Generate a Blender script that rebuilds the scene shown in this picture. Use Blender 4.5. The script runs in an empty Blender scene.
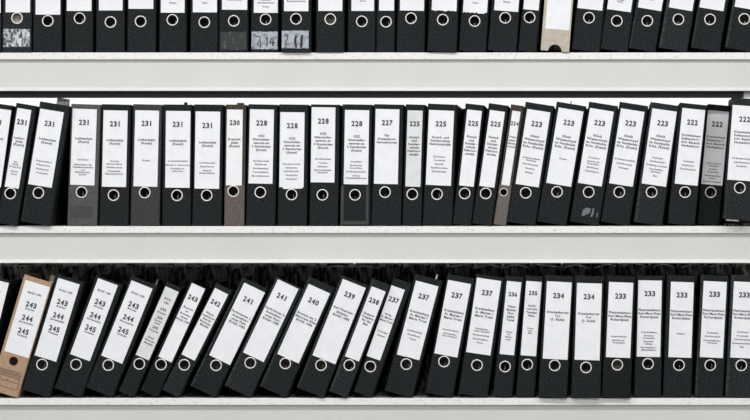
import bpy, bmesh, math, random
from mathutils import Vector, Matrix
random.seed(11)
C = bpy.context.scene.collection
SC = bpy.context.scene

# ------------------------------------------------------------------ scale
S = 1.97 / 750            # metres per picture unit in the plane of the shelf edges
D = 9.5                   # camera distance
UC = 600                  # the camera stands in front of this column (the frame is shifted)
XC = (UC - 375) * S
ZC = 1.35                 # camera height
SHELF_V = (52.5, 226.2, 398.1)
def wx(u): return (u - 375) * S
def wz(v): return ZC + (210 - v) * S

# ------------------------------------------------------------------ materials
def new_mat(name):
    m = bpy.data.materials.new(name); m.use_nodes = True
    nt = m.node_tree
    return m, nt, nt.nodes['Principled BSDF']

def noise_mat(name, c1, c2, scale=60, rough=.6, detail=4, metallic=0, bump=0, bscale=400, spec=.5, lo=.35, hi=.65, stretch=None):
    m, nt, b = new_mat(name)
    tc = nt.nodes.new('ShaderNodeTexCoord')
    src = tc.outputs['Object']
    if stretch:
        mp = nt.nodes.new('ShaderNodeMapping'); mp.inputs['Scale'].default_value = stretch
        nt.links.new(src, mp.inputs['Vector']); src = mp.outputs['Vector']
    n = nt.nodes.new('ShaderNodeTexNoise'); n.inputs['Scale'].default_value = scale; n.inputs['Detail'].default_value = detail
    nt.links.new(src, n.inputs['Vector'])
    r = nt.nodes.new('ShaderNodeValToRGB')
    r.color_ramp.elements[0].position = lo; r.color_ramp.elements[1].position = hi
    r.color_ramp.elements[0].color = (*c1, 1); r.color_ramp.elements[1].color = (*c2, 1)
    nt.links.new(n.outputs['Fac'], r.inputs['Fac'])
    nt.links.new(r.outputs['Color'], b.inputs['Base Color'])
    b.inputs['Roughness'].default_value = rough; b.inputs['Metallic'].default_value = metallic
    b.inputs['Specular IOR Level'].default_value = spec
    if bump:
        n2 = nt.nodes.new('ShaderNodeTexNoise'); n2.inputs['Scale'].default_value = bscale
        nt.links.new(tc.outputs['Object'], n2.inputs['Vector'])
        bp = nt.nodes.new('ShaderNodeBump'); bp.inputs['Strength'].default_value = bump; bp.inputs['Distance'].default_value = .001
        nt.links.new(n2.outputs['Fac'], bp.inputs['Height']); nt.links.new(bp.outputs['Normal'], b.inputs['Normal'])
    return m

def g(v): return (v, v, v)
M = {}
def board(name, c, k=.50, scale=190):
    M[name] = noise_mat(name, tuple(x * (1 - k) for x in c), tuple(x * (1 + k) for x in c), scale, .7, 5, bump=.25, spec=.13)
board('black_board', (.0118, .0146, .0158))
board('black_board_pale', (.0165, .0195, .0210))
board('black_board_deep', (.0078, .0096, .0106))
board('lit_edge_board', (.031, .035, .037), .6, 150)  # paler board carrying the edge highlight in its colour
board('charcoal_board', (.042, .041, .044), .3)
board('grey_board', (.082, .076, .077), .25)
board('brown_board', (.118, .094, .082), .22)
board('brown_dark_board', (.050, .040, .035))
board('taupe_board', (.135, .115, .102), .2)
board('kraft_board', (.39, .265, .178), .10, 120)
board('beige_board', (.47, .415, .35), .10, 60)
M['label_paper'] = noise_mat('label_paper', (.75, .755, .78), (.80, .805, .825), 40, .55, 3, spec=.3)
M['label_paper_shade'] = noise_mat('label_paper_grey', (.62, .63, .645), (.70, .705, .72), 30, .55, 3, spec=.3)
M['paper'] = noise_mat('page_edges', (.42, .40, .36), (.60, .58, .53), 300, .8, 3, stretch=(8, .2, .2))
M['ink'] = noise_mat('ink', (.035, .035, .04), (.05, .05, .055), 50, .7)
M['ink_soft'] = noise_mat('ink_soft', (.085, .085, .095), (.12, .12, .13), 50, .7)
M['print_brown'] = noise_mat('brown_ink', (.05, .028, .02), (.07, .04, .03), 50, .7)
M['ring_metal'] = noise_mat('nickel_ring', (.74, .72, .675), (.84, .82, .775), 60, .42, 2, metallic=.12)
M['metal'] = noise_mat('clip_metal', (.36, .36, .35), (.55, .54, .52), 120, .35, 2, metallic=.7)
M['shelf_edge'] = noise_mat('worn_white_paint', (.58, .55, .52), (.78, .77, .755), 110, .55, 9, bump=.35, bscale=200, lo=.28, hi=.46, stretch=(.8, 1, 1.3))
M['fascia'] = noise_mat('light_grey_enamel', (.595, .592, .570), (.62, .617, .595), 6, .42, 2, spec=.4)
M['fascia_lip'] = noise_mat('folded_lip_lit', (.72, .72, .70), (.76, .76, .74), 20, .4, 2)  # fascia paint made lighter, the light caught by the lip is in the colour
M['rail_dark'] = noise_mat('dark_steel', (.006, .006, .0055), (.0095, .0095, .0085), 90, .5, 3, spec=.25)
M['rail_grey'] = noise_mat('grey_steel', (.36, .36, .36), (.46, .46, .46), 60, .45, 3)
M['wall'] = noise_mat('white_wall', (.80, .80, .80), (.84, .84, .84), 8, .9, 3)
M['floor'] = noise_mat('grey_floor', (.30, .30, .29), (.36, .36, .35), 12, .6, 4)
M['marbled'] = noise_mat('marbled_paper', (.02, .02, .019), (.55, .53, .48), 26, .6, 8, lo=.42, hi=.72, stretch=(1, .35, 1.6))
M['marbled_deep'] = noise_mat('marbled_paper_deep', (.012, .012, .012), (.17, .165, .155), 34, .6, 8, lo=.42, hi=.75, stretch=(1, .35, 1.2))
M['dull_pages'] = noise_mat('dull_page_edges', (.03, .03, .028), (.80, .77, .70), 70, .8, 8, lo=.42, hi=.80, stretch=(1.8, .3, .5))
M['tab_tan'] = noise_mat('tan_card', (.42, .33, .25), (.52, .43, .34), 80, .7)
M['tab_brown'] = noise_mat('brown_card', (.24, .15, .10), (.30, .2, .14), 80, .7)
M['tab_grey'] = noise_mat('pale_card', (.48, .48, .43), (.58, .57, .52), 80, .7)
M['tape'] = noise_mat('old_tape', (.10, .105, .11), (.17, .175, .18), 120, .4)
M['scuff'] = noise_mat('scuffed_board', (.014, .017, .018), (.12, .125, .13), 90, .6, 8, lo=.56, hi=.80)
M['sticker'] = noise_mat('worn_sticker', (.08, .09, .10), (.37, .41, .45), 70, .6, 8, lo=.30, hi=.52)
M['pocket'] = noise_mat('clear_pocket_grey', (.032, .034, .036), (.042, .044, .046), 60, .35, 2)
M['pocket_dark'] = noise_mat('clear_pocket_dark', (.040, .038, .040), (.050, .047, .049), 60, .35, 2)

def torn_mat():
    m, nt, b = new_mat('torn_sticker')
    tc = nt.nodes.new('ShaderNodeTexCoord')
    mp = nt.nodes.new('ShaderNodeMapping'); mp.inputs['Rotation'].default_value = (0, .7, 0); mp.inputs['Scale'].default_value = (1, 1, .55)
    nt.links.new(tc.outputs['Object'], mp.inputs['Vector'])
    n = nt.nodes.new('ShaderNodeTexNoise'); n.inputs['Scale'].default_value = 105; n.inputs['Detail'].default_value = 7; n.inputs['Distortion'].default_value = 1.2
    nt.links.new(mp.outputs['Vector'], n.inputs['Vector'])
    r = nt.nodes.new('ShaderNodeValToRGB')
    e = r.color_ramp.elements
    e[0].position = .41; e[0].color = (.03, .03, .032, 1)
    e[1].position = .60; e[1].color = (.58, .60, .61, 1)
    k = e.new(.49); k.color = (.25, .26, .27, 1)
    nt.links.new(n.outputs['Fac'], r.inputs['Fac']); nt.links.new(r.outputs['Color'], b.inputs['Base Color'])
    b.inputs['Roughness'].default_value = .6
    return m
M['torn'] = torn_mat()

# ------------------------------------------------------------------ helpers
def link(name, bm, mat, parent=None, loc=(0, 0, 0), smooth=False):
    me = bpy.data.meshes.new(name)
    bmesh.ops.recalc_face_normals(bm, faces=bm.faces)
    bm.to_mesh(me); bm.free()
    me.materials.append(M[mat] if isinstance(mat, str) else mat)
    if smooth:
        for p in me.polygons: p.use_smooth = True
    o = bpy.data.objects.new(name, me); C.objects.link(o)
    o.location = loc
    if parent: o.parent = parent
    return o

def box(bm, x0, x1, y0, y1, z0, z1, bevel=0):
    r = bmesh.ops.create_cube(bm, size=1)
    vs = r['verts']
    for v in vs:
        v.co = Vector(((x0 + x1) / 2 + v.co.x * (x1 - x0), (y0 + y1) / 2 + v.co.y * (y1 - y0), (z0 + z1) / 2 + v.co.z * (z1 - z0)))
    if bevel:
        es = list({e for v in vs for e in v.link_edges})
        bmesh.ops.bevel(bm, geom=es, offset=bevel, segments=2, affect='EDGES', profile=.6)

def prism(bm, pts, y0, y1):
    """polygon in x,z extruded in y"""
    a = [bm.verts.new((x, y0, z)) for x, z in pts]
    b = [bm.verts.new((x, y1, z)) for x, z in pts]
    bm.faces.new(a); bm.faces.new(b[::-1])
    n = len(pts)
    for i in range(n):
        bm.faces.new((a[i], b[i], b[(i + 1) % n], a[(i + 1) % n]))

def lathe_ring(bm, cx, cz, ri, ro, y_back, y_front, n=40):
    """rounded washer whose axis is y"""
    w = ro - ri
    prof = [(ri, y_back), (ri, y_front + .0009), (ri + .16 * w, y_front + .0002), (ri + .38 * w, y_front), (ri + .62 * w, y_front),
            (ro - .16 * w, y_front + .0003), (ro, y_front + .001), (ro, y_back)]
    rows = []
    for k in range(n):
        a = 2 * math.pi * k / n
        rows.append([bm.verts.new((cx + r * math.cos(a), y, cz + r * math.sin(a))) for r, y in prof])
    m = len(prof)
    for k in range(n):
        for j in range(m):
            p, q = rows[k], rows[(k + 1) % n]
            bm.faces.new((p[j], p[(j + 1) % m], q[(j + 1) % m], q[j]))

def spine_mesh(W, H, cx, cz, r, rr=.0046, t=.0048):
    bm = bmesh.new()
    x0, x1, z0, z1 = -W, 0, 0, H
    angs = sorted([2 * math.pi * k / 40 for k in range(40)] + [math.atan2(z - cz, x - cx) % (2 * math.pi) for x in (x0, x1) for z in (z0, z1)])
    def hit(a):
        c, s = math.cos(a), math.sin(a); tt = 1e9
        if c > 1e-9: tt = min(tt, (x1 - cx) / c)
        if c < -1e-9: tt = min(tt, (x0 - cx) / c)
        if s > 1e-9: tt = min(tt, (z1 - cz) / s)
        if s < -1e-9: tt = min(tt, (z0 - cz) / s)
        return cx + tt * c, cz + tt * s
    P = [hit(a) for a in angs]
    def clamp(p, ix, iz): return (min(max(p[0], x0 + ix), x1 - ix), min(max(p[1], z0 + iz), z1 - iz))
    loops = [[(cx + r * math.cos(a), 0, cz + r * math.sin(a)) for a in angs]]
    for ix, iz, y in ((rr, .0009, 0), (.5 * rr, .0004, .14 * rr), (.14 * rr, .0001, .5 * rr), (0, 0, rr), (0, 0, t)):
        loops.append([(q[0], y, q[1]) for q in (clamp(p, ix, iz) for p in P)])
    loops.append([(cx + r * math.cos(a), t, cz + r * math.sin(a)) for a in angs])
    V = [[bm.verts.new(c) for c in L] for L in loops]
    n = len(angs)
    for i in range(len(V)):
        A, B = V[i], V[(i + 1) % len(V)]
        for k in range(n):
            try: bm.faces.new((A[k], A[(k + 1) % n], B[(k + 1) % n], B[k]))
            except ValueError: pass
    bmesh.ops.remove_doubles(bm, verts=bm.verts, dist=1e-6)
    return bm

# ---- lettering: glyph outlines of each line, cached at size 1 and centred
_cache = {}
def glyphs(text, bold):
    key = (text, bold)
    if key in _cache: return _cache[key]
    cu = bpy.data.curves.new('line', 'FONT'); cu.body = text; cu.size = 1; cu.align_x = 'CENTER'
    cu.resolution_u = 2; cu.offset = .040 if bold else .031; cu.space_character = 1.13
    o = bpy.data.objects.new('line', cu); me = o.to_mesh()
    vs = [v.co.copy() for v in me.vertices]; fs = [tuple(p.vertices) for p in me.polygons]
    o.to_mesh_clear(); bpy.data.objects.remove(o); bpy.data.curves.remove(cu)
    _cache[key] = (vs, fs)
    return _cache[key]

def put_text(bm, text, x, z, size, bold=False, maxw=None, y=-.0011, rot=0):
    if bold and text.isdigit():
        # figures all set to one width, like office lettering
        adv = .535 * size
        for i, ch in enumerate(text):
            vs, fs = glyphs(ch, True)
            x0, x1 = min(v.x for v in vs), max(v.x for v in vs)
            f = 1 if ch == '1' else .455 / (x1 - x0)
            xc = x + (i - (len(text) - 1) / 2) * adv
            V = [bm.verts.new((xc + (v.x - (x0 + x1) / 2) * f * size, y, z + (v.y - .34) * size)) for v in vs]
            for q in fs:
                try: bm.faces.new([V[j] for j in q])
                except ValueError: pass
        return
    vs, fs = glyphs(text, bold)
    if not vs: return
    w = (max(v.x for v in vs) - min(v.x for v in vs)) * size
    sx = min(1, maxw / w) if maxw else 1
    V = [bm.verts.new((x + v.x * size * sx, y, z + (v.y - .34) * size)) for v in vs]
    for f in fs:
        try: bm.faces.new([V[i] for i in f])
        except ValueError: pass

# ------------------------------------------------------------------ the binder
DEPTH = .285
def thing(name, label, cat, loc, group=None):
    o = bpy.data.objects.new(name, None); C.objects.link(o)
    o.empty_display_size = .05; o.location = loc
    o['label'] = label; o['category'] = cat
    if group: o['group'] = group
    return o

GROUPS = ('binders on the top shelf', 'binders on the middle shelf', 'binders on the bottom shelf')
POLY = []
def binder(row, xb, th, w, label, lab=None, ring=None, text=(), col='black_board', y=.002, hp=121.0, ring_r=5.75,
           lift=0, name='lever_arch_binder', cat='binder', hole_only=False, near_pages=False, lab_mat='label_paper', torn=None, cover_col=None, top_col=None, fields=None):
    """xb: picture column of the lower corner it leans on; th: lean in degrees; w: spine width in picture units.
    lab: (u,v of its upper corner, u,v of its opposite lower corner) or (u0,u1,v of lower edge)."""
    v0 = SHELF_V[row]
    a = math.radians(th); ca, sa = math.cos(a), math.sin(a)
    k = (D + y) / D
    def X(u): return XC + (u - UC) * S * k
    def Z(v): return ZC + (210 - v) * S * k
    zs = wz(v0) + lift
    W, H = w * S, (hp + (.5, .4, .8)[row]) * S
    root = thing(name, label, cat, (X(xb), y, zs + .0004), GROUPS[row])
    root.rotation_euler = (0, a, 0)
    def loc(u, v):
        dx, dz = X(u) - X(xb), Z(v) - zs
        return dx * ca - dz * sa, dx * sa + dz * ca
    rr = ring_r * S
    if ring: cx, cz = loc(*ring)
    else: cx, cz = -W / 2, .09
    cx = min(max(cx, -W + rr + .0015), -rr - .0015)
    sp = spine_mesh(W, H, cx, cz, rr * .84)
    spine = link('spine', sp, col, root)
    cc = cover_col or col
    for x0, x1 in ((-W, -W + .0024), (-.0024, 0)):
        bm = bmesh.new(); box(bm, x0 + .0001, x1 - .0001, .0049, DEPTH, .0008, H - .0006, .0006)
        link('cover_board', bm, cc, root)
    # paper inside, held a little short of the cover's top
    bm = bmesh.new()
    yb = near_pages or .09
    box(bm, -W + .0045, -.0045, yb, DEPTH - .012, .009, H - .021 - random.uniform(0, .006), .001)
    link('paper_stack', bm, 'paper', root)
    if not hole_only:
        bm = bmesh.new(); lathe_ring(bm, cx, cz, rr * .825, rr * 1.01, .0008, -.0013)
        link('finger_ring', bm, 'ring_metal', root, smooth=False)
        # lever of the arch mechanism, just visible through the ring
        if not near_pages and W > .045:
            bm = bmesh.new()
            gx = cx + random.uniform(-.002, .005)
            box(bm, gx, gx + .0028, .024, .030, cz - .05, cz + random.uniform(-.007, .002), .0008)
            link('arch_lever', bm, 'metal', root)
    if lab:
        if len(lab) == 3:
            xl, zb = loc(lab[0], lab[2]); xr, zb2 = loc(lab[1], lab[2]); zb = (zb + zb2) / 2; zt = H - .0145
        else:
            xl, zt = loc(lab[0], lab[1]); xr, zb = loc(lab[2], lab[3])
        xl = max(xl, -W + .0018); xr = min(xr, -.0018)
        zt = min(zt, H - .002)
        bm = bmesh.new()
        if torn:
            n = 14; pts = [(xl, zt), (xr, zt)]
            for i in range(n + 1):
                f = i / n; pts.append((xr + (xl - xr) * f, zb + torn * (random.random() - .4) - (.0 if 0 < i < n else .0)))
            prism(bm, pts, -.0006, .0002)
        else:
            box(bm, xl, xr, -.0006, .0002, zb, zt)
        pl = link('spine_label', bm, lab_mat, root)
        if text:
            cxl = (xl + xr) / 2; lw = xr - xl
            blocks = []; last = None
            for it in text:
                off, fs, t = it
                new = last is None or fs > 5 or (last[1] > 5 and off - last[0] > 6) or off - last[0] > 5.3 or (fs < 2.5) != (last[1] < 2.5 and last[1] < 5) and off - last[0] > 5
                if new: blocks.append([])
                blocks[-1].append(it); last = it
            for bl in blocks:
                bm = bmesh.new()
                for off, fs, t in bl:
                    z = (zt - off * S) if off >= 0 else (zb - off * S)
                    put_text(bm, t, cxl, z, fs * S, bold=fs > 5, maxw=lw * .94, y=-.0010)
                big = max(b[1] for b in bl)
                link('printed_number' if big > 5 else 'printed_title' if big > 2.49 else 'printed_remark', bm, 'ink' if big > 2.49 else 'ink_soft', pl)
    # footprint for the collision test
    pts = [(-W, 0), (0, 0), (0, H), (-W, H)]
    POLY.append((row, label, [(X(xb) + px * ca + pz * sa, zs - px * sa + pz * ca) for px, pz in pts]))
    root['_w'] = W; root['_h'] = H
    INFO[label] = (root, W, H, loc)
    return root
INFO = {}

def part_at(root_key, name, u0, u1, v0, v1, y0, y1, mat, bevel=.0005):
    """a small part of a binder, given where it shows"""
    root, W, H, loc = INFO[root_key]
    q = (D + (y0 + y1) / 2) / D      # it stands further back than the spine
    u0, u1 = UC + (u0 - UC) * q, UC + (u1 - UC) * q; v0, v1 = 210 + (v0 - 210) * q, 210 + (v1 - 210) * q
    xa, za = loc(u0, v1); xb_, zb_ = loc(u1, v0)
    bm = bmesh.new(); box(bm, min(xa, xb_), max(xa, xb_), y0, y1, min(za, zb_), max(za, zb_), bevel)
    return link(name, bm, mat, root)

NUM, TT, SM = 7.1, 3.05, 2.35
def num(t, off=13.5, fs=NUM): return [(off, fs, t)]
def title(off, lines, fs=TT, pitch=3.5): return [(off + i * pitch, fs * 1.07, l) for i, l in enumerate(lines)]
def small(*items, fs=SM): return [(o, fs, t) for o, t in items]

# ================================================================== TOP SHELF
B = binder
B(0, 1.4, 0, 29, 'black binder cut off beside the torn white patch binder, top shelf end', (-26, .6, 13), (-14, 20), y=-0.004)
B(0, 31.3, .5, 29.2, 'black binder with a torn white patch under its ring', (5.6, 30, 12.5), (17, 18.2), near_pages=.019, col='black_board_pale', y=-0.003)
B(0, 61.6, .3, 29, 'black top-shelf binder next to the torn patch binder, label reaching lowest', (35.6, 60.3, 14.8), (47.8, 21), y=0)
B(0, 92.8, .3, 28, 'black top-shelf binder, second one after the torn patch binder', (66.8, 91.5, 11.1), (79.6, 18.4), text=[(-12, 2.2, 'Protokolle')])
B(0, 124.6, .1, 28.8, 'black top-shelf binder, third one after the torn patch binder', (98.9, 122.6, 10.6), (110.5, 22.2))
B(0, 155.9, .3, 29, 'black top-shelf binder, fourth after the torn patch, plain blank label', (128.5, 153.3, 9), (140.6, 21.5))
B(0, 186.4, .3, 27.5, 'black top-shelf binder with one printed line, three before the scribbled stickers', (160.8, 184.6, 12.9), (172.4, 20), text=[(-9.9, 2.2, 'Skizzen')])
B(0, 217.8, .3, 27.8, 'black top-shelf binder with one printed line, two before the scribbled stickers', (192.8, 217, 12.5), (204.3, 22.4), text=[(-9.5, 2.2, 'Pläne')])
B(0, 248, .4, 29.3, 'black top-shelf binder with whitish scuffs low on its spine', (222, 247.2, 9.9), (233.8, 21), text=[(-10, 2.2, 'Schriftwechsel')])
B(0, 278.5, .3, 27.8, 'black binder with a handwritten 2 14 sticker at its foot', (253.8, 277.8, 13), (265.6, 19.5), text=[(-13, 2.2, 'Auslobung'), (-10.2, 2.2, 'Künstlerauswahl'), (-6.2, 2.2, 'Presse')], y=.004)
B(0, 310.9, .2, 29.4, 'black binder with a bold handwritten 2 11 sticker at its foot', (284, 308.4, 11.3), (296, 19), text=[(-10, 2.2, 'Baubesprechungen')], y=-0.012)
B(0, 344, .2, 28.4, 'black top-shelf binder first after the handwritten stickers, pale paper inside ring', (318.3, 342.3, 11.1), (330.3, 19.3), near_pages=.036, y=-0.006)
B(0, 375.3, .4, 27.8, 'black top-shelf binder second after the handwritten stickers, beside a narrow one', (351.4, 374, 11.1), (361.8, 21.5), text=[(-10, 2.2, 'Fotos')])
B(0, 394.6, .6, 18.4, 'narrow upright black binder on the top shelf', (379, 394.1, 10.8), (386, 21.9))
B(0, 424.8, 1.2, 28.4, 'wide black top-shelf binder next after the narrow upright one', (399.9, 424, 10.8), (411, 18.4), text=[(-12, 2.2, 'Verträge')])
B(0, 456.6, 2.4, 29.5, 'black top-shelf binder with slightly ragged label, second after narrow upright one', (431.6, 456.5, 11.1), (442.8, 19.8), torn=.003, text=[(-12, 2.2, 'Entwürfe')], y=-0.01)
B(0, 486, 3.8, 27.8, 'black top-shelf binder with torn crooked label edge, tilting slightly', (462.8, 487, 13), (474.6, 21.2), torn=.0045, text=[(-10, 2.2, 'Fotos')])
B(0, 516.4, 4.5, 28.8, 'wide tilting black binder before the narrow tilting one, top shelf', (494, 518.2, 11.2), (505.2, 18), text=[(-9.2, 2.2, 'Skizzen')])
B(0, 536.6, 5.4, 18.6, 'narrow tilting black binder beside the beige card file', (523.2, 538.6, 10), (529.6, 17.6))
B(0, 599.8, 6.4, 28.4, 'tilting black binder first after the beige card file', (577.2, 602.4, 9.5), (589, 17.9))
B(0, 627.7, 7.8, 27.6, 'tilting black binder second after the beige card file', (606.8, 631, 10.8), (616.8, 21), text=[(-11, 2.2, 'Modelle'), (-9, 2.2, 'Fotos')])
B(0, 655.4, 9.6, 27.3, 'steeply tilting black binder third after the beige card file', (637.5, 661.5, 9.4), (647.3, 21), text=[(-10, 2.2, 'Akte')])
B(0, 687, 9.8, 29, 'steeply tilting black binder fourth after the beige card file', (668.5, 692.5, 9.4), (678.4, 19.5), col='black_board_pale')
B(0, 719.8, 9.5, 29.4, 'steeply tilting black binder fifth after the beige card file', (699, 723.8, 9.4), (710, 19.5), y=-0.002)
B(0, 753.5, 9.8, 29.4, 'last tilting black binder on the top shelf, cut off by the frame', (734.2, 758.5, 8.8), (744.3, 19.1))

# ================================================================== MIDDLE SHELF
LP = ['Lutherplatz', '(Kunst)']
OSZ = ['OSZ', 'Oberstufen-', 'zentren an', '3 Standorten', '(Kunst)']
NEH = ['Grund-', 'und', 'Sonder-', 'schule', 'Nehring-', 'straße']
KLI = ['Klinik', 'Wiesengrund', 'im Humboldt-', 'Krhs. (Kunst)']
HEK = ['Krankenhaus', 'Zehlendorf -', 'örtl. Bereich', 'Heckeshorn']
B(1, -3.8, 7.8, 29.5, 'black 231 binder cut off at the start of the middle shelf', (-14, 107, 3.2, 188), (-7, 193), num('231') + title(29.5, LP, 3.05, 3.4), y=-0.01)
B(1, 17.3, 9.2, 20.8, 'narrow tilting black 231 Lutherplatz binder', (17.5, 108, 18.7, 189), (10.3, 193.6),
  num('231') + title(29.5, ['Luther-', 'platz', '(Kunst)'], 3, 3.3) + small((53.5, 'Ent-'), (56, 'würfe,'), (58.6, 'Protokolle'), (63, 'Presse'), (65.8, 'Fotos')), y=-0.012)
B(1, 50.3, 9.2, 30.2, 'wide tilting black 231 binder with a metal clip poking above it', (40.3, 108.7, 51.7, 188), (38.4, 193),
  num('231') + title(29.3, LP, 3.05, 3.4) + small((51.5, 'Ausschreibung'), (55.3, 'Präsentation'), (59.3, 'Rechnungen'), (63.3, 'Protokolle')), y=-0.013)
B(1, 97, 1.9, 30, 'faded grey 231 binder with a dark band near its foot', (72.7, 108.7, 94.4, 185.6), (81.5, 192.3),
  num('231') + title(29.5, LP, 3.05, 3.4) + small((50.7, 'Auslobung'), (55.7, 'Präsentation der'), (58.3, 'Teilnehmerbeiträge'), (61, 'und'), (63.2, 'Erläuterungs-'), (65.6, 'bericht')), col='grey_board', y=.003)
B(1, 128.3, 1.3, 29.3, 'black upright 231 binder between the faded grey and charcoal ones', (103.6, 110.3, 126, 187.3), (113.5, 195.3),
  num('231') + title(29.7, LP, 3.05, 3.4) + small((50.8, 'Original'), (53.5, 'Ausschreibung'), (57, 'Schriftwechsel'), (60.7, 'Kostenteile'), (63.4, 'Baugenehmigung')), y=.003)
B(1, 159.4, 1.4, 29.3, 'charcoal grey 231 binder with just one small line under its title', (135.3, 110.3, 157.3, 187), (144.7, 192.7),
  num('231', 13) + title(29.3, LP, 3.05, 3.4) + small((50, 'Skizzen')), col='charcoal_board', y=.004)
B(1, 190.8, .6, 29, 'black upright 231 binder following the charcoal one', (166, 111, 189.7, 188), (177, 195.5),
  num('231', 13.4) + title(29.6, LP, 3.05, 3.4) + small((50, 'Organisationsblatt'), (54, 'Bericht u. Unterlagen'), (57.6, 'Ausstellungs-'), (60.1, 'unterlagen')), y=.002)
B(1, 221.4, .8, 29.3, 'black upright 231 binder touching the narrow brown one', (195.6, 111.5, 219.2, 189), (206.7, 195.5),
  num('231', 14) + title(30.8, LP, 3.05, 3.4) + small((51.3, 'Schriftwechsel'), (55, 'Bestellungen'), (59, 'Entwurf'), (61.5, 'Ausschreibung')), y=.002)
B(1, 244.2, .8, 20.3, 'narrow brown 230 binder', (227, 109.6, 241.8, 185.6), (233.3, 191.3),
  num('230', 13.2, 6.6) + title(29.7, ['Kranold-', 'platz', '(Kunst)'], 3, 3.4), col='brown_board', cover_col='brown_dark_board', y=.004)
B(1, 275.2, 1.2, 29.4, 'black 228 binder next to the narrow brown 230 one', (250, 109.3, 272.5, 184), (260.3, 192.5),
  num('228', 13.6) + title(26.5, OSZ, 2.95, 3.5) + small((51.6, 'Schriftwechsel'), (55, 'Rückfragen'), (59, 'Schriftwechsel'), (62.7, 'Terminabfolge'), (66.5, 'Baugenehmigung')), y=.003)
B(1, 306.8, .8, 29.4, 'black 228 binder whose label sits lowest with a slip beneath', (280.3, 112.2, 303.6, 187.6), (291.6, 194.7),
  num('228') + title(26.2, OSZ, 2.95, 3.5) + small((51.7, 'Raumprogramm'), (55.5, 'Bauherren'), (59, 'Schriftverkehr'), (63, 'Protokolle'), (66.7, 'Umbauten')), y=.002)
B(1, 338.1, .8, 29, 'black 228 binder whose label sits highest on the spine', (311.7, 107.3, 334.4, 182.7), (322.4, 195),
  num('228', 13.8) + title(26.4, OSZ, 2.95, 3.5) + small((51.6, 'Schriftwechsel'), (55.5, 'Termine'), (59.2, 'Einladung'), (62.7, 'Ausgeschiedene'), (65.2, 'Entwürfe')), y=.003)
B(1, 370.2, 1, 30, 'black 228 binder with a clear pocket framing its foot, beside 227', (345, 110, 368, 184.7), (355, 195),
  num('228', 13.6) + title(26.4, OSZ, 2.95, 3.5) + small((51.6, 'Auslobung'), (55.3, 'Bericht der'), (58, 'Vorprüfung'), (61.6, 'Ergebnisprotokoll'), (65.6, 'Anlage'), (68, 'Pressemitteilungen')), y=.002)
B(1, 401, 1.3, 30, 'black 227 binder', (375.7, 109, 397.8, 184.4), (385, 192.3), num('227', 13.6) + title(26.4, ['Für', 'Erweiterung', 'Gerwaltungen'], 3, 3.4), y=.004)
INFO['227'] = INFO['black 227 binder']; INFO['227'][0]['label'] = 'black upright 227 binder, the only one with that number'
B(1, 421.6, 1.7, 19.4, 'narrow upright black 225 binder with greyish label beside 227', (407.6, 110.4, 420.4, 187), (412.3, 194.4), num('225', 13.3, 6.6) + title(26.7, NEH, 3, 3.45), lab_mat='label_paper_shade', y=.006)
B(1, 452.2, 2.5, 29.6, 'wide black 225 binder, the only broad one of that number', (429, 110, 450.9, 186), (437, 194.3),
  num('225', 13.5) + title(27, ['Grund- und', 'Sonderschule', 'Nehringstraße'], 3, 3.4) + small((46.3, 'Einrichtung'), (50, 'Protokolle'), (53.7, 'Statistik'), (57.4, 'Genehmigungen'), (61.2, 'Briefwechsel')), y=.002)
B(1, 471.4, 6.2, 19, 'narrow tilting black 225 binder across the gap from the wide one', (467.3, 109.6, 473.7, 187), (464.7, 193.6), num('225', 13.3, 6.8) + title(26.7, NEH, 3, 3.45), y=.003)
B(1, 491.8, 8, 20, 'narrow tilting black 225 binder leaning by the thin taupe one', (490, 110, 494.3, 188), (485.7, 193.6), num('225', 13.3, 6.8) + title(26.7, NEH, 3, 3.45), y=-.003)
B(1, 506.0, 8.5, 13.0, 'thinnest binder of all, taupe spine numbered 224', (512.4, 110.7, 509.6, 186), (503.7, 192.3),
  num('224', 12.5, 5.2) + title(26, ['Organi-', 'sator', 'Nehrings-', 'grund'], 2.7, 3.3), col='taupe_board', cover_col='brown_dark_board', ring_r=4.1, y=.003)
B(1, 535.4, 8.9, 28.9, 'tilting black 223 binder leaning on the thin taupe 224 one', (527.3, 109, 538.7, 187.6), (525.7, 193),
  num('223') + title(26, KLI, 3.1, 3.6) + small((48.2, 'Arbeitsmodelle/'), (50.6, 'Originale'), (54.4, 'Schriftwechsel'), (58.6, 'Verträge'), (62.6, 'Skizzen')), y=.002)
B(1, 566.4, 9.4, 29.8, 'tilting black 223 binder with just one small line under its title', (558.7, 107.6, 571, 187), (557, 192),
  num('223') + title(27.5, KLI, 3.1, 3.6) + small((50, 'Kosten')), y=.001)
B(1, 598.8, 9.2, 29.4, 'tilting black 223 binder with old tape scraps near its foot', (590, 108, 601.7, 186.7), (588.7, 192.3),
  num('223') + title(26.5, KLI, 3.1, 3.6) + small((48.7, 'Auslobung'), (52.5, 'Bericht der'), (55, 'Vorprüfung'), (58.6, 'Rückfragen'), (62.4, 'Präsentation')), y=.002)
B(1, 629.4, 9, 29, 'tilting black 223 binder standing next after the one with tape scraps', (621, 108.4, 632.7, 187), (619.3, 192.3),
  num('223') + title(26.5, KLI, 3.1, 3.6) + small((50.3, 'Ergebnisprotokolle'), (54.5, 'Schriftwechsel'), (58.6, 'Adressen')), y=.003)
B(1, 662.1, 8.2, 28.9, 'tilting black 223 binder beside the first 222 binder', (652.4, 108.4, 666, 187), (651.6, 192.3),
  num('223') + title(26.5, KLI, 3.1, 3.6) + small((48.5, 'Auslobung'), (52.3, 'Schriftverkehr'), (56.2, 'Ergebnisprotokolle'), (60, 'Ausgewählte'), (62.6, 'Entwürfe'), (66.6, 'Plan')), col='black_board_pale', y=.003)
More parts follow.
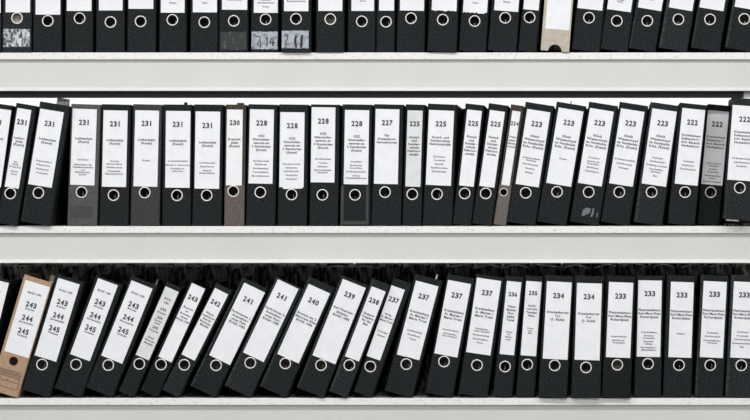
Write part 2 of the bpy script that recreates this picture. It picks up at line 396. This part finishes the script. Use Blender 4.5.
B(1, 694.8, 5.8, 27.4, 'tilting black 222 binder with a bright label beside the shaded one', (682.4, 108, 697.6, 186), (685, 192.3),
  num('222') + title(26.6, HEK, 3, 3.5) + small((52.7, 'Fachleute'), (56.7, 'Rückfragen'), (60.5, 'Schriftwechsel')), y=.001)
B(1, 719.3, 5.2, 22.6, 'black 222 binder pushed back in shadow', (707.3, 110, 723.6, 186), (710.7, 192.5),
  num('222') + title(26.4, HEK, 3, 3.5) + small((53, 'Leistungsverz.'), (55.5, 'Schreiben'), (59, 'Anträge'), (61.8, 'Gutachten'), (65.5, 'Bestandspläne'), (68, 'Listen'), (71.5, 'Baubeschreibung')), y=.065)
INFO['black 222 binder pushed back in shadow'][0]['label'] = 'black 222 binder pushed back between its neighbours, label in shade'
B(1, 754.4, 4.2, 31, 'black 222 binder raised and pulled forward at the shelf end', (732.7, 105, 753.2, 181.6), (739.8, 188),
  num('222', 13.5) + title(26.3, HEK, 3, 3.5) + small((52.7, 'Ergebnisprotokoll'), (56.6, 'Schriftwechsel'), (60.3, 'Angebote')), col='black_board_pale', y=-.032, lift=.0132)

# ================================================================== BOTTOM SHELF
def n3(a=10.8): return [(a, 2.55, 'BUGA 1985'), (22.4, NUM, '243'), (27, 2.5, 'Brunnen'), (36.3, NUM, '244'), (41, 2.5, 'Gartenzeilen'), (49.8, NUM, '245'), (54.4, 2.5, 'Parkteile')]
KMP = ['Platzgestaltung', 'Karl-Marx-Platz', 'Richardplatz']
MAR = ['Krankenhaus', 'St. Marien /', 'Maria Trost']
B(2, -19, 14, 29.5, 'black binder cut off at the start of the bottom shelf', (-16, 277, -4.5, 361), (-26, 364), [(10.8, 2.55, 'BUGA 1985')], hp=120)
B(2, 17.5, 16.7, 29.2, 'brown kraft card 243 244 245 binder with stamped grid', (25.6, 280, 28.7, 358.4), (13.5, 361.3), n3(), col='kraft_board', hole_only=True, hp=119.5, ring_r=5.4, y=-0.004)
B(2, 49.3, 17, 29, 'black 243 244 245 binder next to the brown kraft one', (58.2, 278, 56.2, 362), (42, 364.7), n3(), hp=120)
B(2, 81.4, 20.3, 28.8, 'black 243 244 245 binder, second after the brown kraft one', (98.2, 278.3, 89.8, 361.4), (76, 364.7), n3(), hp=119.5)
B(2, 112.5, 22, 28.8, 'black 243 244 245 binder, third after the brown kraft one', (131.6, 280.4, 122.2, 364), (108.3, 365.3), n3(), hp=120)
B(2, 134, 23.6, 17, 'narrow black binder with greyish crowded label listing 243 to 245', (165.6, 286.4, 148.9, 360.6), (139.3, 364),
  [(11, 2.5, 'BUGA'), (15, 2.5, '1985'), (22.2, 3.7, '243'), (26, 2.3, 'Brunnen'), (31.2, 3.7, '244'), (34.6, 2.3, 'Garten-'), (37.4, 2.3, 'zeilen'), (42, 3.7, '245'), (45.6, 2.3, 'Parkteile'), (53, 2.5, 'Kunst'), (56.2, 2.5, 'Brunnen'), (59.4, 2.5, 'Modelle')],
  lab_mat='label_paper_shade', hp=119, y=.004)
B(2, 157.6, 24.5, 19, 'narrow black 243 binder with a bright label, leaning steeply', (192, 283, 171.6, 362.7), (161, 364.7),
  num('243', 13.6, 6.6) + title(24.6, ['Brunnen', 'im', 'Brunnen-', 'garten', 'BUGA 1985'], 2.5, 3.4), hp=119, col='black_board_deep', y=.004)
B(2, 178.6, 26.8, 18.6, 'narrow black 242 binder', (215, 288, 194.7, 361), (184.3, 365),
  num('242', 13.2, 6.6) + title(25.4, ['Wand-', 'gestaltung', 'Garten', 'Brunnen-', 'Modell'], 2.7, 3.3), hp=119, col='black_board_pale', y=.001)
INFO['narrow black 242 binder'][0]['label'] = 'narrow black 242 binder, the only one with that number'
B(2, 215.5, 25.8, 28.4, 'steeply leaning black 241 binder beside the narrow 242 one', (244.3, 282.7, 230, 365.3), (216, 365.5),
  num('241', 14.3) + title(30, ['Perforiertes 1.', 'Ausstellung', 'unter Park', 'BUGA 1985'], 3, 3.6), hp=120)
B(2, 250.6, 25.5, 29.2, 'steeply leaning black 241 binder beside the 240 one', (278, 279.3, 263.7, 362.3), (250.3, 363),
  num('241', 14.3) + title(30, ['Perforiertes 2.', 'Ausstellung', 'unter Park', 'BUGA 1985'], 3, 3.6), hp=120, col='black_board_pale', y=-0.003)
B(2, 286, 24.2, 29.2, 'steeply leaning black 240 binder', (308.7, 284, 298.7, 363.6), (285.3, 363.6),
  num('240', 14) + title(29.8, ['Brunnen am 2.', 'Mehrower Allee', 'BUGA 1985'], 3, 3.6), hp=119.5, y=-0.003)
INFO['steeply leaning black 240 binder'][0]['label'] = 'steeply leaning black 240 binder, the only one with that number'
B(2, 323.6, 21.8, 29.2, 'leaning black 239 binder', (343, 279, 335.3, 364.4), (321, 365.3),
  num('239', 12.8) + title(28.8, ['Karl Foerster-', 'Skulptur', 'BUGA 1985'], 3, 3.6), hp=120, y=-0.008)
INFO['leaning black 239 binder'][0]['label'] = 'leaning black 239 binder, the only one with that number'
B(2, 347, 20.9, 19.5, 'narrow black 238 binder', (371.7, 286.4, 359, 361.7), (349.3, 365.3),
  num('238', 13.1, 6.7) + title(27.2, ['Skulptur', 'Freiplatz', 'für das', 'Bad'], 2.8, 3.4), hp=120, col='black_board_pale', y=-0.009)
INFO['narrow black 238 binder'][0]['label'] = 'narrow leaning black 238 binder, the only one with that number'
B(2, 372, 19.4, 19.8, 'narrow leaning black 237 binder', (390.4, 285, 380, 360.7), (370.3, 366.7),
  num('237', 13, 6.8) + title(28.7, ['Krhs.', 'St. Marien /', 'Maria Trost'], 2.7, 3.4) + small((47, 'Urkunden'), (51, 'Skizzen')), hp=120)
INFO['narrow leaning black 237 binder'][0]['label'] = 'narrow leaning black 237 binder, the others of that number being wide'
B(2, 412.5, 14.6, 28.8, 'wide black 237 binder following the narrow 237 one', (416, 280.7, 419.3, 360.4), (406.3, 364.3),
  num('237', 13.8) + title(30.3, MAR, 3.1, 3.6) + small((49.6, 'Schriftverkehr'), (53.6, 'Wandfliesen'), (57.4, 'Presse')), hp=120, torn=.0016)
B(2, 452.6, 10.6, 28, 'wide black 237 binder in the middle of three wide ones', (448, 280, 457.3, 357.7), (444, 361.7),
  num('237', 13.8) + title(30, MAR, 3.1, 3.6) + small((49, 'Ausschreibung'), (52.8, 'Zeitgenössi-'), (55.2, 'scher Entwurf')), hp=120.5)
B(2, 487.2, 8.3, 29.2, 'wide black 237 binder touching the narrow 236 one', (477, 277.7, 490.4, 355.7), (477, 365.3),
  num('237', 13.8) + title(30.2, MAR, 3.1, 3.6) + small((50.2, 'Zeitgenössi-'), (52.6, 'scher Entwurf'), (56.6, 'Rechnungsblatt'), (60.5, 'Ausschreibung'), (64, 'Fotos')), hp=120.5)
B(2, 511.9, 5.8, 19.2, 'narrow black 236 binder', (507, 281, 514, 355.5), (505, 366.7),
  num('236', 12.8, 5.6) + title(25, ['Neue', 'Bauten', 'Flug-', 'hafen', 'Tegel'], 2.9, 3.4) + small((50.5, 'Kunst'), (53, 'im'), (55.6, 'Raum-'), (58.2, 'wett.')), hp=120.5)
INFO['narrow black 236 binder'][0]['label'] = 'narrow black 236 binder, the only one with that number'
B(2, 534.6, 4.4, 18.8, 'narrow black 235 binder', (526.3, 281, 536, 356.5), (527.3, 364.7),
  num('235', 11.7, 5.6) + title(24.2, ['Land-', 'gericht', 'Tegeler', 'Weg'], 2.9, 3.4) + small((47, 'Kunst'), (49.4, 'am'), (51.8, 'Bau')), hp=120.8)
INFO['narrow black 235 binder'][0]['label'] = 'narrow black 235 binder, the only one with that number'
OT = ['Oranienburger', 'Tor', '(2. Stufe)']
B(2, 567, 3.2, 28.8, 'black 234 binder touching the narrow 235 one', (547, 281.3, 567.5, 360), (554.7, 365.6), num('234', 13.9) + title(30.4, OT, 3, 3.6), hp=121, y=-0.013)
B(2, 600.4, 1.8, 29.3, 'black 234 binder standing against the first 233 one', (577, 283, 599.6, 360.6), (586, 367.6), num('234', 13.5) + title(30.4, OT, 3, 3.6), hp=121, y=-0.015)
B(2, 630.6, 2.4, 29, 'black 233 binder with pale paper filling its ring', (609, 282, 630.2, 358.2), (617.3, 365),
  num('233', 13.8) + title(30.2, KMP, 3, 3.5) + small((54, 'Ausschreibung'), (57.8, 'Bericht der'), (60.3, 'Vorprüfung')), hp=121, near_pages=.036, col='black_board_deep', y=-0.012)
B(2, 661, 1.3, 27.2, 'black 233 binder second after the 234 pair, label nearly full width', (638.4, 280.3, 660.2, 357.2), (648, 364),
  num('233', 13.2) + title(29.5, KMP, 3, 3.5) + small((51.8, 'Ausschreibung'), (55.2, 'Ergebnis-'), (57.6, 'protokolle'), (61, 'Entwurfs-'), (63.5, 'blätter'), (67, 'Ausgewählte u.'), (69.4, 'Bauaufnahme')), hp=121.2, y=.001)
B(2, 691.4, 2, 28.6, 'black 233 binder with just one small line under its title', (671, 281.8, 691.3, 358), (679, 365.3),
  num('233', 13) + title(29.2, KMP, 3, 3.5) + small((51.6, 'Skizzen')), hp=121.2)
B(2, 723, 3, 28.6, 'black 233 binder second before the frame edge on the bottom shelf', (703.7, 281, 722.9, 358.3), (710.3, 365.3),
  num('233', 12.8) + title(29, KMP, 3, 3.5) + small((51.4, 'Zuständige'), (55, 'Schriftwechsel'), (59, 'Ausschreibungs-'), (61.4, 'Originale')), hp=121.2, y=.001)
B(2, 754.6, 2.8, 29.6, 'last black 233 binder on the bottom shelf, partly cut off', (734, 281.5, 752.5, 358.7), (741.3, 365.6),
  num('233', 13) + title(29, KMP, 3, 3.5) + small((50.2, 'Auslobung'), (54, 'Protokolle'), (57.7, 'Schriftwechsel'), (61.5, 'Zusammenstellung'), (65, 'Etat')), hp=121.4, col='black_board_pale', y=-.002)

# ------------------------------------------------------------------ details of single binders
def find(s):
    k = [n for n in INFO if s in n]
    assert len(k) >= 1, s
    return k[0]

def patch_part(key, name, pts, mat, y0=-.0007, y1=.0002):
    root, W, H, loc = INFO[key]
    bm = bmesh.new(); prism(bm, [loc(u, v) for u, v in pts], y0, y1)
    return link(name, bm, mat, root)

def ragged(u0, u1, v0, v1, amp, n=10):
    r = random.random
    top = [(u0 + (u1 - u0) * i / n, v0 + amp * (r() - .5)) for i in range(n + 1)]
    side = [(u1 + amp * .5 * (r() - .5), v0 + (v1 - v0) * i / 5) for i in range(1, 5)]
    bot = [(u1 - (u1 - u0) * i / n, v1 + amp * (r() - .5)) for i in range(n + 1)]
    side2 = [(u0 + amp * .5 * (r() - .5), v1 - (v1 - v0) * i / 5) for i in range(1, 5)]
    return top + side + bot + side2

def plate(key, name, za, zb_, mat, inset=.0012, y0=-.0003):
    root, W, H, loc = INFO[key]
    bm = bmesh.new(); box(bm, -W + inset, -inset, y0, .0002, za, H + zb_)
    return link(name, bm, mat, root)
plate(find('narrow brown 230'), 'label_pocket', 41 * S, -.001, 'brown_dark_board')
plate(find('thinnest binder'), 'label_pocket', 41 * S, -.001, 'brown_dark_board')
# paler strips down one edge, the lamp's highlight put into their colour
def lit_edge_strip(key, w):
    root, W, H, loc = INFO[key]
    bm = bmesh.new(); box(bm, -W + .0022, -W + .0022 + w, -.0003, .0008, .003, H - .003)
    link('lit_edge_strip', bm, 'lit_edge_board', root)
for k_, w_ in (('fourth after the beige', .0055), ('fifth after the beige', .003), ('last tilting black binder on the top', .005), ('third after the beige', .0025), ('beside the first 222', .006),
               ('steeply leaning black 241 binder beside the narrow', .0035), ('steeply leaning black 241 binder beside the 240', .0045), ('steeply leaning black 240', .0035),
               ('leaning black 239', .0035), ('narrow black 238', .005), ('second before the frame edge', .0035), ('last black 233', .006), ('raised and pulled', .003), ('wide tilting black 231', .002)):
    lit_edge_strip(find(k_), w_)
# top shelf: torn patch, two handwritten stickers, scuffs
patch_part(find('torn white patch under'), 'torn_patch', ragged(3.2, 29.8, 29.2, 46.8, .9), 'torn')
def strokes(bm, root_key, lines, width, y=-.0012):
    root, W, H, loc = INFO[root_key]
    for L in lines:
        P = [Vector(loc(u, v)) for u, v in L]
        for i in range(len(P) - 1):
            d = (P[i + 1] - P[i]); n = Vector((-d.y, d.x)).normalized() * width / 2; e = d.normalized() * width * .25
            a, b = P[i] - e, P[i + 1] + e
            q = [bm.verts.new((p.x, y, p.y)) for p in (a + n, a - n, b - n, b + n)]
            bm.faces.new(q)
def arc(u, v, ru, rv, a0, a1, n=7):
    return [(u + ru * math.cos(math.radians(a0 + (a1 - a0) * i / n)), v - rv * math.sin(math.radians(a0 + (a1 - a0) * i / n))) for i in range(n + 1)]
k1 = find('handwritten 2 14 sticker')
st = patch_part(k1, 'sticker', ragged(251.6, 277.6, 31.6, 49.4, .9), 'sticker')
bm = bmesh.new()
strokes(bm, k1, [arc(258.3, 38.4, 2, 2.2, 150, -60) + [(257.2, 44.6), (260.4, 46.6)], [(260.6, 40.8), (260.2, 47.4)]], .0022)
strokes(bm, k1, [[(265.6, 39.5), (267.6, 37.3), (266.8, 46.6)]], .0026)
strokes(bm, k1, [[(271.4, 38.6), (269.6, 43), (274.8, 42.6)], [(273.4, 38.2), (272.6, 46.2)], [(273, 42.4), (273.6, 45.4)]], .0026)
link('handwriting', bm, 'ink', st)
k2 = find('handwritten 2 11 sticker')
st = patch_part(k2, 'sticker', ragged(281.8, 308.6, 30.8, 48.4, .5), 'sticker')
bm = bmesh.new()
strokes(bm, k2, [arc(285.6, 38, 2.2, 2.6, 150, -50) + [(284.6, 44.6), (288.8, 44.2)]], .0018)
strokes(bm, k2, [[(296.2, 36.2), (295.4, 38.5), (295.2, 41.5), (295.8, 44.5), (296, 47.6)]], .0058)
strokes(bm, k2, [[(302.2, 35.8), (301.6, 38.5), (301.4, 42), (301.6, 45), (300.8, 47.4)]], .0064)
link('handwriting', bm, 'ink', st)
patch_part(find('whitish scuffs'), 'scuff_mark', ragged(220.6, 246.5, 32, 50, 1), 'scuff', y0=-.0003)

# middle shelf
k = find('metal clip poking')
part_at(k, 'filing_clip', 56.5, 69.6, 99.6, 108, .06, .085, 'metal', .001)
part_at(k, 'filing_clip', 63.2, 64.6, 99.9, 108, .057, .06, 'rail_dark', .0003)
patch_part(find('faded grey 231'), 'pocket_band', [(70.2, 206), (93, 206), (92.7, 218), (69.7, 218)], 'pocket_dark', -.0003)
part_at(find('following the charcoal'), 'divider_tab', 184, 187.5, 102.6, 112, .05, .052, 'black_board_deep', .0002)
part_at(find('narrow brown 230'), 'divider_tab', 237, 244, 103.2, 112, .05, .06, 'brown_dark_board', .0003)
part_at(find('tilting black 223 binder with just one'), 'divider_tab', 569, 571.6, 101.2, 112, .05, .052, 'black_board_deep', .0002)
k = find('with a slip beneath')
patch_part(k, 'label_slip', [(282.9, 187), (302.4, 187), (302.3, 188.6), (297, 188.9), (292, 188.7), (286, 189.2), (282.9, 188.9)], 'label_paper', -.0004)
k = find('clear pocket framing')
for pts in ([(341, 186), (344, 186), (343.2, 224.6), (340.5, 224.6)], [(366.2, 186), (368.6, 186), (368.2, 224.6), (365.8, 224.6)], [(343.2, 221), (365.8, 221), (365.8, 224.6), (343.2, 224.6)]):
    patch_part(k, 'pocket_edge', pts, 'pocket', -.0004)
k = find('old tape scraps')
for pts in ([(583.2, 209.4), (586.4, 207.8), (591, 208.8), (589.6, 213.6), (587, 214.4), (584.6, 215.6), (581.6, 216), (582.2, 212)],
            [(592.6, 208.6), (594.4, 208.4), (593.6, 214), (592.2, 217), (590.2, 216.8), (591.6, 213)],
            [(597, 213), (598, 212.4), (597.4, 217.4), (596.2, 217.4)]):
    patch_part(k, 'tape_scrap', pts, 'tape', -.0004)
k = find('raised and pulled forward')
root, W, H, loc = INFO[k]
x0, z0 = loc(726.2, 219.5); x1, z1 = loc(739, 219.5)
bm = bmesh.new(); box(bm, x0, x1, .002, .03, -.0042, -.0004, .0008)
link('metal_foot', bm, 'metal', root)

# bottom shelf
k = find('brown kraft card')
root, W, H, loc = INFO[k]
part_at(k, 'filing_clip', 48.4, 55.2, 276.4, 284, .05, .053, 'tab_tan', .0004)
bm = bmesh.new()
def line(u0, v0, u1, v1, w=.0011): strokes(bm, k, [[(u0, v0), (u1, v1)]], w, y=-.0005)
# stamped grid: in the spine's own frame (fractions of its width, heights in picture units)
def loc_to(fu, h): return (-W + fu * W, h * S)
def lline(a, b, w=.0009):
    P = [Vector(loc_to(*a)), Vector(loc_to(*b))]
    d = P[1] - P[0]; n = Vector((-d.y, d.x)).normalized() * w / 2
    bm.faces.new([bm.verts.new((p.x, -.0004, p.y)) for p in (P[0] + n, P[0] - n, P[1] - n, P[1] + n)])
for h in (18.2, 21.2, 24.2): lline((.04, h), (.9, h), .0011)
for i in range(12): lline((.04 + i * .86 / 11, 18.2), (.04 + i * .86 / 11, 24.2), .0008)
for i in range(11):
    for h in (19.2, 22.2): lline((.066 + i * .86 / 11, h), (.092 + i * .86 / 11, h + 1), .0009)
lline((.04, 13.6), (.9, 13.6), .0013); lline((.04, 7.2), (.9, 7.2), .0013); lline((.9, 7.2), (.9, 18.2), .0013); lline((.04, 7.2), (.04, 18.2), .0013)
lline((.48, 14.6), (.52, 15.6), .0022); lline((.2, 14.4), (.26, 15.6), .0018)
link('stamped_grid', bm, 'print_brown', root)
part_at(find('third after the brown kraft'), 'divider_tab', 152.5, 158.6, 279.8, 292, .05, .054, 'tab_tan', .0004)
part_at(find('narrow leaning black 237'), 'divider_tab', 401.3, 406, 277.2, 290, .05, .054, 'tab_brown', .0004)
part_at(find('wide black 237 binder following'), 'divider_tab', 434, 438.2, 274.6, 284, .03, .034, 'tab_grey', .0004)

# ------------------------------------------------------------------ beige card file on the top shelf
def card_file():
    v0 = SHELF_V[0]; a = math.radians(4.5); ca, sa = math.cos(a), math.sin(a)
    xb, W, H = 569, 28.4 * S, 121 * S
    root = thing('card_file', 'beige card file with a thumb hole at its foot, among black binders', 'file box', (wx(xb), -.007, wz(v0) + .0004), GROUPS[0])
    root.rotation_euler = (0, a, 0)
    cx, r = -W * .50, 6.7 * S
    pts = [(0, 0), (0, H), (-W, H), (-W, 0)]
    pts += [(cx - r * math.cos(math.pi * i / 16), max(r * math.sin(math.pi * i / 16), 0) + .0) for i in range(17)]
    bm = bmesh.new(); prism(bm, pts, 0, .0028)
    link('spine', bm, 'beige_board', root)
    for x0, x1 in ((-W, -W + .0024), (-.0024, 0)):
        bm = bmesh.new(); box(bm, x0, x1, .0028, DEPTH, .0006, H - .0006, .0006); link('cover_board', bm, 'beige_board', root)
    bm = bmesh.new(); box(bm, -W + .006, -.006, .05, DEPTH - .012, .006, H - .03, .001); link('paper_stack', bm, 'dull_pages', root)
    def loc(u, v):
        dx, dz = (u - xb) * S, (v0 - v) * S
        return dx * ca - dz * sa, dx * sa + dz * ca
    xl, zb = loc(545.2, 28.7); xr, zb2 = loc(569.2, 30.8)
    bm = bmesh.new(); box(bm, xl, min(xr, -.003), -.0006, .0002, (zb + zb2) / 2, H - .014); link('spine_label', bm, 'label_paper', root)
    pp = [(-W, 0), (0, 0), (0, H), (-W, H)]
    POLY.append((0, 'beige', [(wx(xb) + px * ca + pz * sa, wz(v0) - px * sa + pz * ca) for px, pz in pp]))
card_file()

# thin dark folder lying flat under the raised binder
fo = thing('folder', 'thin dark folder lying flat under the raised end binder', 'folder', (wx(742), .15, wz(SHELF_V[1])))
bm = bmesh.new(); box(bm, -.047, .047, -.135, .12, .0003, .0020, .0005); link('cover_board', bm, 'black_board_deep', fo)
bm = bmesh.new(); box(bm, -.047, .047, -.135, .12, .0070, .0086, .0005); link('cover_board', bm, 'black_board_deep', fo)
bm = bmesh.new(); box(bm, -.045, .045, -.125, .115, .0020, .0070, .0003); link('paper_stack', bm, 'dull_pages', fo)

# ------------------------------------------------------------------ rear row of folders, seen over the bottom row
def rear_folder(x, z, W, H, y, label, group, col, lean=0, deep=False):
    root = thing('archive_folder', label, 'folder', (x, y, z + .0004), group)
    root.rotation_euler = (0, lean, 0)
    dep = .28
    for x0, x1 in ((-W / 2, -W / 2 + .0024), (W / 2 - .0024, W / 2)):
        bm = bmesh.new(); box(bm, x0, x1, 0, dep, 0, H - random.choice((0, .001, .003, .005)), .0006)
        link('cover_board', bm, col, root)
    bm = bmesh.new(); box(bm, -W / 2 + .0024, W / 2 - .0024, dep - .003, dep, 0, H - .002, .0005); link('spine', bm, col, root)
    # uneven sheaf of pages standing between the covers, its top edge sagging and rising
    bm = bmesh.new(); n = 22
    w0 = W - random.uniform(.007, .016); yo = random.uniform(0, .03)
    tops = []
    ph = random.uniform(0, 6)
    for i in range(n):
        f = i / n
        tops.append(H - .006 - .007 * abs(f - .5) ** 1.5 * 2 - .0022 * random.random() - .004 * (1 + math.sin(ph + 5 * f)) * .5)
    prev = None
    for i in range(n):
        xa = -w0 / 2 + w0 * i / n; xb_ = xa + w0 / n * .92
        yf = .004 + yo + random.uniform(0, .006) + .02 * abs(i / n - .5) ** 2 * 4 * (i % 3 == 0)
        box(bm, xa, xb_, yf, dep - .006, .002, tops[i])
    link('paper_stack', bm, 'dull_pages', root)
    return root
zs = wz(SHELF_V[2])
yr = .31; kr = (D + yr) / D
slits = (444.2, 515.6, 545.2)
edges = [-22]
random.seed(5)
while edges[-1] < 775:
    e = edges[-1] + random.choice((27.5, 29, 30, 31, 24))
    for s in slits:
        if abs(e - s) < 14: e = s
    edges.append(e)
RG = 'marbled folders in the rear row of the bottom shelf'
for i in range(len(edges) - 1):
    u0, u1 = edges[i] + .12, edges[i + 1] - .12
    if any(abs(edges[i] - s) < .1 for s in slits): u0 += .42
    if any(abs(edges[i + 1] - s) < .1 for s in slits): u1 -= .42
    x0, x1 = XC + (u0 - UC) * S * kr, XC + (u1 - UC) * S * kr
    rear_folder((x0 + x1) / 2, zs, x1 - x0, .351 + random.uniform(-.003, .004), yr,
                'dark marbled folder in the shadowed rear row behind the bottom-shelf binders', RG, random.choice(('marbled', 'marbled', 'marbled_deep')))

# ------------------------------------------------------------------ shelving
un = thing('shelving_unit', 'long white steel shelving holding the rows of binders', 'shelf', (0, .35, 0))
def P(name, bm, mat, parent=None):
    o = link(name, bm, mat, parent or un)
    if not parent: o.location = (0, -.35, 0)
    return o
XE = 1.12
LIP = (90.8, 262.9, 436)
for i, v in enumerate(SHELF_V):
    zt = wz(v); zb = zt - .0180; zf = wz(LIP[i])
    bm = bmesh.new(); box(bm, -XE, XE, 0, .70, zb, zt, .0012)
    sb = P('shelf_board', bm, 'shelf_edge')
    # front fascia with a folded lip, swept along x
    prof = [(0.0110, zb), (.0110, zf + .0085), (.0130, zf + .0085), (.0130, zb)]
    bm = bmesh.new()
    A = [bm.verts.new((-XE, y, z)) for y, z in prof]; Bv = [bm.verts.new((XE, y, z)) for y, z in prof]
    bm.faces.new(A); bm.faces.new(Bv[::-1])
    for j in range(len(prof)):
        bm.faces.new((A[j], A[(j + 1) % len(prof)], Bv[(j + 1) % len(prof)], Bv[j]))
    fa = P('fascia', bm, 'fascia')
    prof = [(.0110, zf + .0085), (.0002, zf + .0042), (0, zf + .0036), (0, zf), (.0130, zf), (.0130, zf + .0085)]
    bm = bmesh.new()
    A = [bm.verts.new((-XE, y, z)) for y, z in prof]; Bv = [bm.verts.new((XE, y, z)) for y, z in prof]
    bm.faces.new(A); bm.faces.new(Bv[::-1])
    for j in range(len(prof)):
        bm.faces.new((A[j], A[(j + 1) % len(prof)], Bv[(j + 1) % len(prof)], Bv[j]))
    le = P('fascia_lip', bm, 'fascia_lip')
# dark sheet added behind the two upper rows to block wall light in gaps
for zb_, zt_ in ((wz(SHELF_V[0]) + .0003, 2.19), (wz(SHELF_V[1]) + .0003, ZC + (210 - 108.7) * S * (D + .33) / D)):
    bm = bmesh.new(); box(bm, -XE + .005, XE - .005, .33, .333, zb_, zt_); P('gap_blocker', bm, 'rail_dark')
# dark rail hung behind the top fascia, ending at a grey bracket
bm = bmesh.new(); box(bm, -XE + .03, wx(743.8), .0135, .034, wz(97.6), wz(70), .001); P('shelf_rail', bm, 'rail_dark')
bm = bmesh.new(); box(bm, wx(743.8), wx(770), .016, .05, wz(95.2), wz(70), .001); box(bm, wx(743.8), wx(770), .010, .05, wz(97.0), wz(95.3), .0006); P('rail_bracket', bm, 'rail_grey')
# uprights, feet and a cross brace beyond the picture's ends
for sx in (-1, 1):
    for y0 in (.03, .63):
        bm = bmesh.new(); box(bm, sx * XE - .02 + sx * .021, sx * XE + .02 + sx * .021, y0, y0 + .04, 0, 2.25, .002); P('upright_post', bm, 'fascia')
bm = bmesh.new(); box(bm, -XE, XE, .0, .70, .10, .12, .001); P('shelf_board', bm, 'shelf_edge')
bm = bmesh.new(); box(bm, -XE, XE, .0, .70, 2.20, 2.22, .001); P('shelf_board', bm, 'shelf_edge')

# ------------------------------------------------------------------ room
def plane(name, pts, mat):
    bm = bmesh.new(); bm.faces.new([bm.verts.new(p) for p in pts])
    o = link(name, bm, mat); o['kind'] = 'structure'; return o
plane('floor', [(-4, -12, 0), (4, -12, 0), (4, 2.2, 0), (-4, 2.2, 0)], 'floor')
plane('wall_back', [(-4, 2.2, 0), (4, 2.2, 0), (4, 2.2, 3), (-4, 2.2, 3)], 'wall')
plane('ceiling', [(-4, -12, 3), (-4, 2.2, 3), (4, 2.2, 3), (4, -12, 3)], 'wall')

# ------------------------------------------------------------------ light
def area(name, loc, rot, sx, sy, power, col=(1, 1, 1)):
    l = bpy.data.lights.new(name, 'AREA'); l.shape = 'RECTANGLE'; l.size = sx; l.size_y = sy; l.energy = power; l.color = col
    o = bpy.data.objects.new(name, l); C.objects.link(o); o.location = loc; o.rotation_euler = rot
    return o
area('ceiling_lamp_aisle', (0, -1.6, 2.95), (0, 0, 0), 6.5, .3, 103)
area('ceiling_lamp_front', (0, -4.4, 2.95), (math.radians(25), 0, 0), 6.5, .4, 113)
area('ceiling_lamp_rear', (0, 1.45, 2.95), (0, 0, 0), 6.5, .3, 108)
w = bpy.data.worlds.new('World'); SC.world = w; w.use_nodes = True
w.node_tree.nodes['Background'].inputs['Color'].default_value = (.97, .985, 1, 1)
w.node_tree.nodes['Background'].inputs['Strength'].default_value = .40

# ------------------------------------------------------------------ camera
cd = bpy.data.cameras.new('Camera'); cam = bpy.data.objects.new('Camera', cd); C.objects.link(cam)
cam.location = (XC, -D, ZC); cam.rotation_euler = (math.pi / 2, 0, 0)
cd.sensor_width = 36; cd.lens = 36 * D / 1.97; cd.shift_x = -XC / 1.97; cd.clip_end = 100
SC.camera = cam
SC.view_settings.view_transform = 'Standard'; SC.view_settings.look = 'None'
SC.view_settings.gamma = 1; SC.view_settings.exposure = 0
SC.view_settings.use_curve_mapping = False

# ------------------------------------------------------------------ neighbour check (report only)
def sep(p, q):
    best = -1e9
    for A_ in (p, q):
        for i in range(4):
            e = (A_[(i + 1) % 4][0] - A_[i][0], A_[(i + 1) % 4][1] - A_[i][1]); L = math.hypot(*e); n = (e[1] / L, -e[0] / L)
            a = [n[0] * x + n[1] * y for x, y in p]; b = [n[0] * x + n[1] * y for x, y in q]
            best = max(best, min(b) - max(a), min(a) - max(b))
    return best
for r in range(3):
    L = sorted([p for p in POLY if p[0] == r], key=lambda p: p[2][1][0])
    for a, b in zip(L, L[1:]):
        s_ = sep(a[2], b[2])
        if s_ < .0002: print('TIGHT %.2f mm: %s | %s' % (s_ * 1000, a[1], b[1]))
for o in list(C.objects):
    for kx in ('_w', '_h'):
        if kx in o: del o[kx]
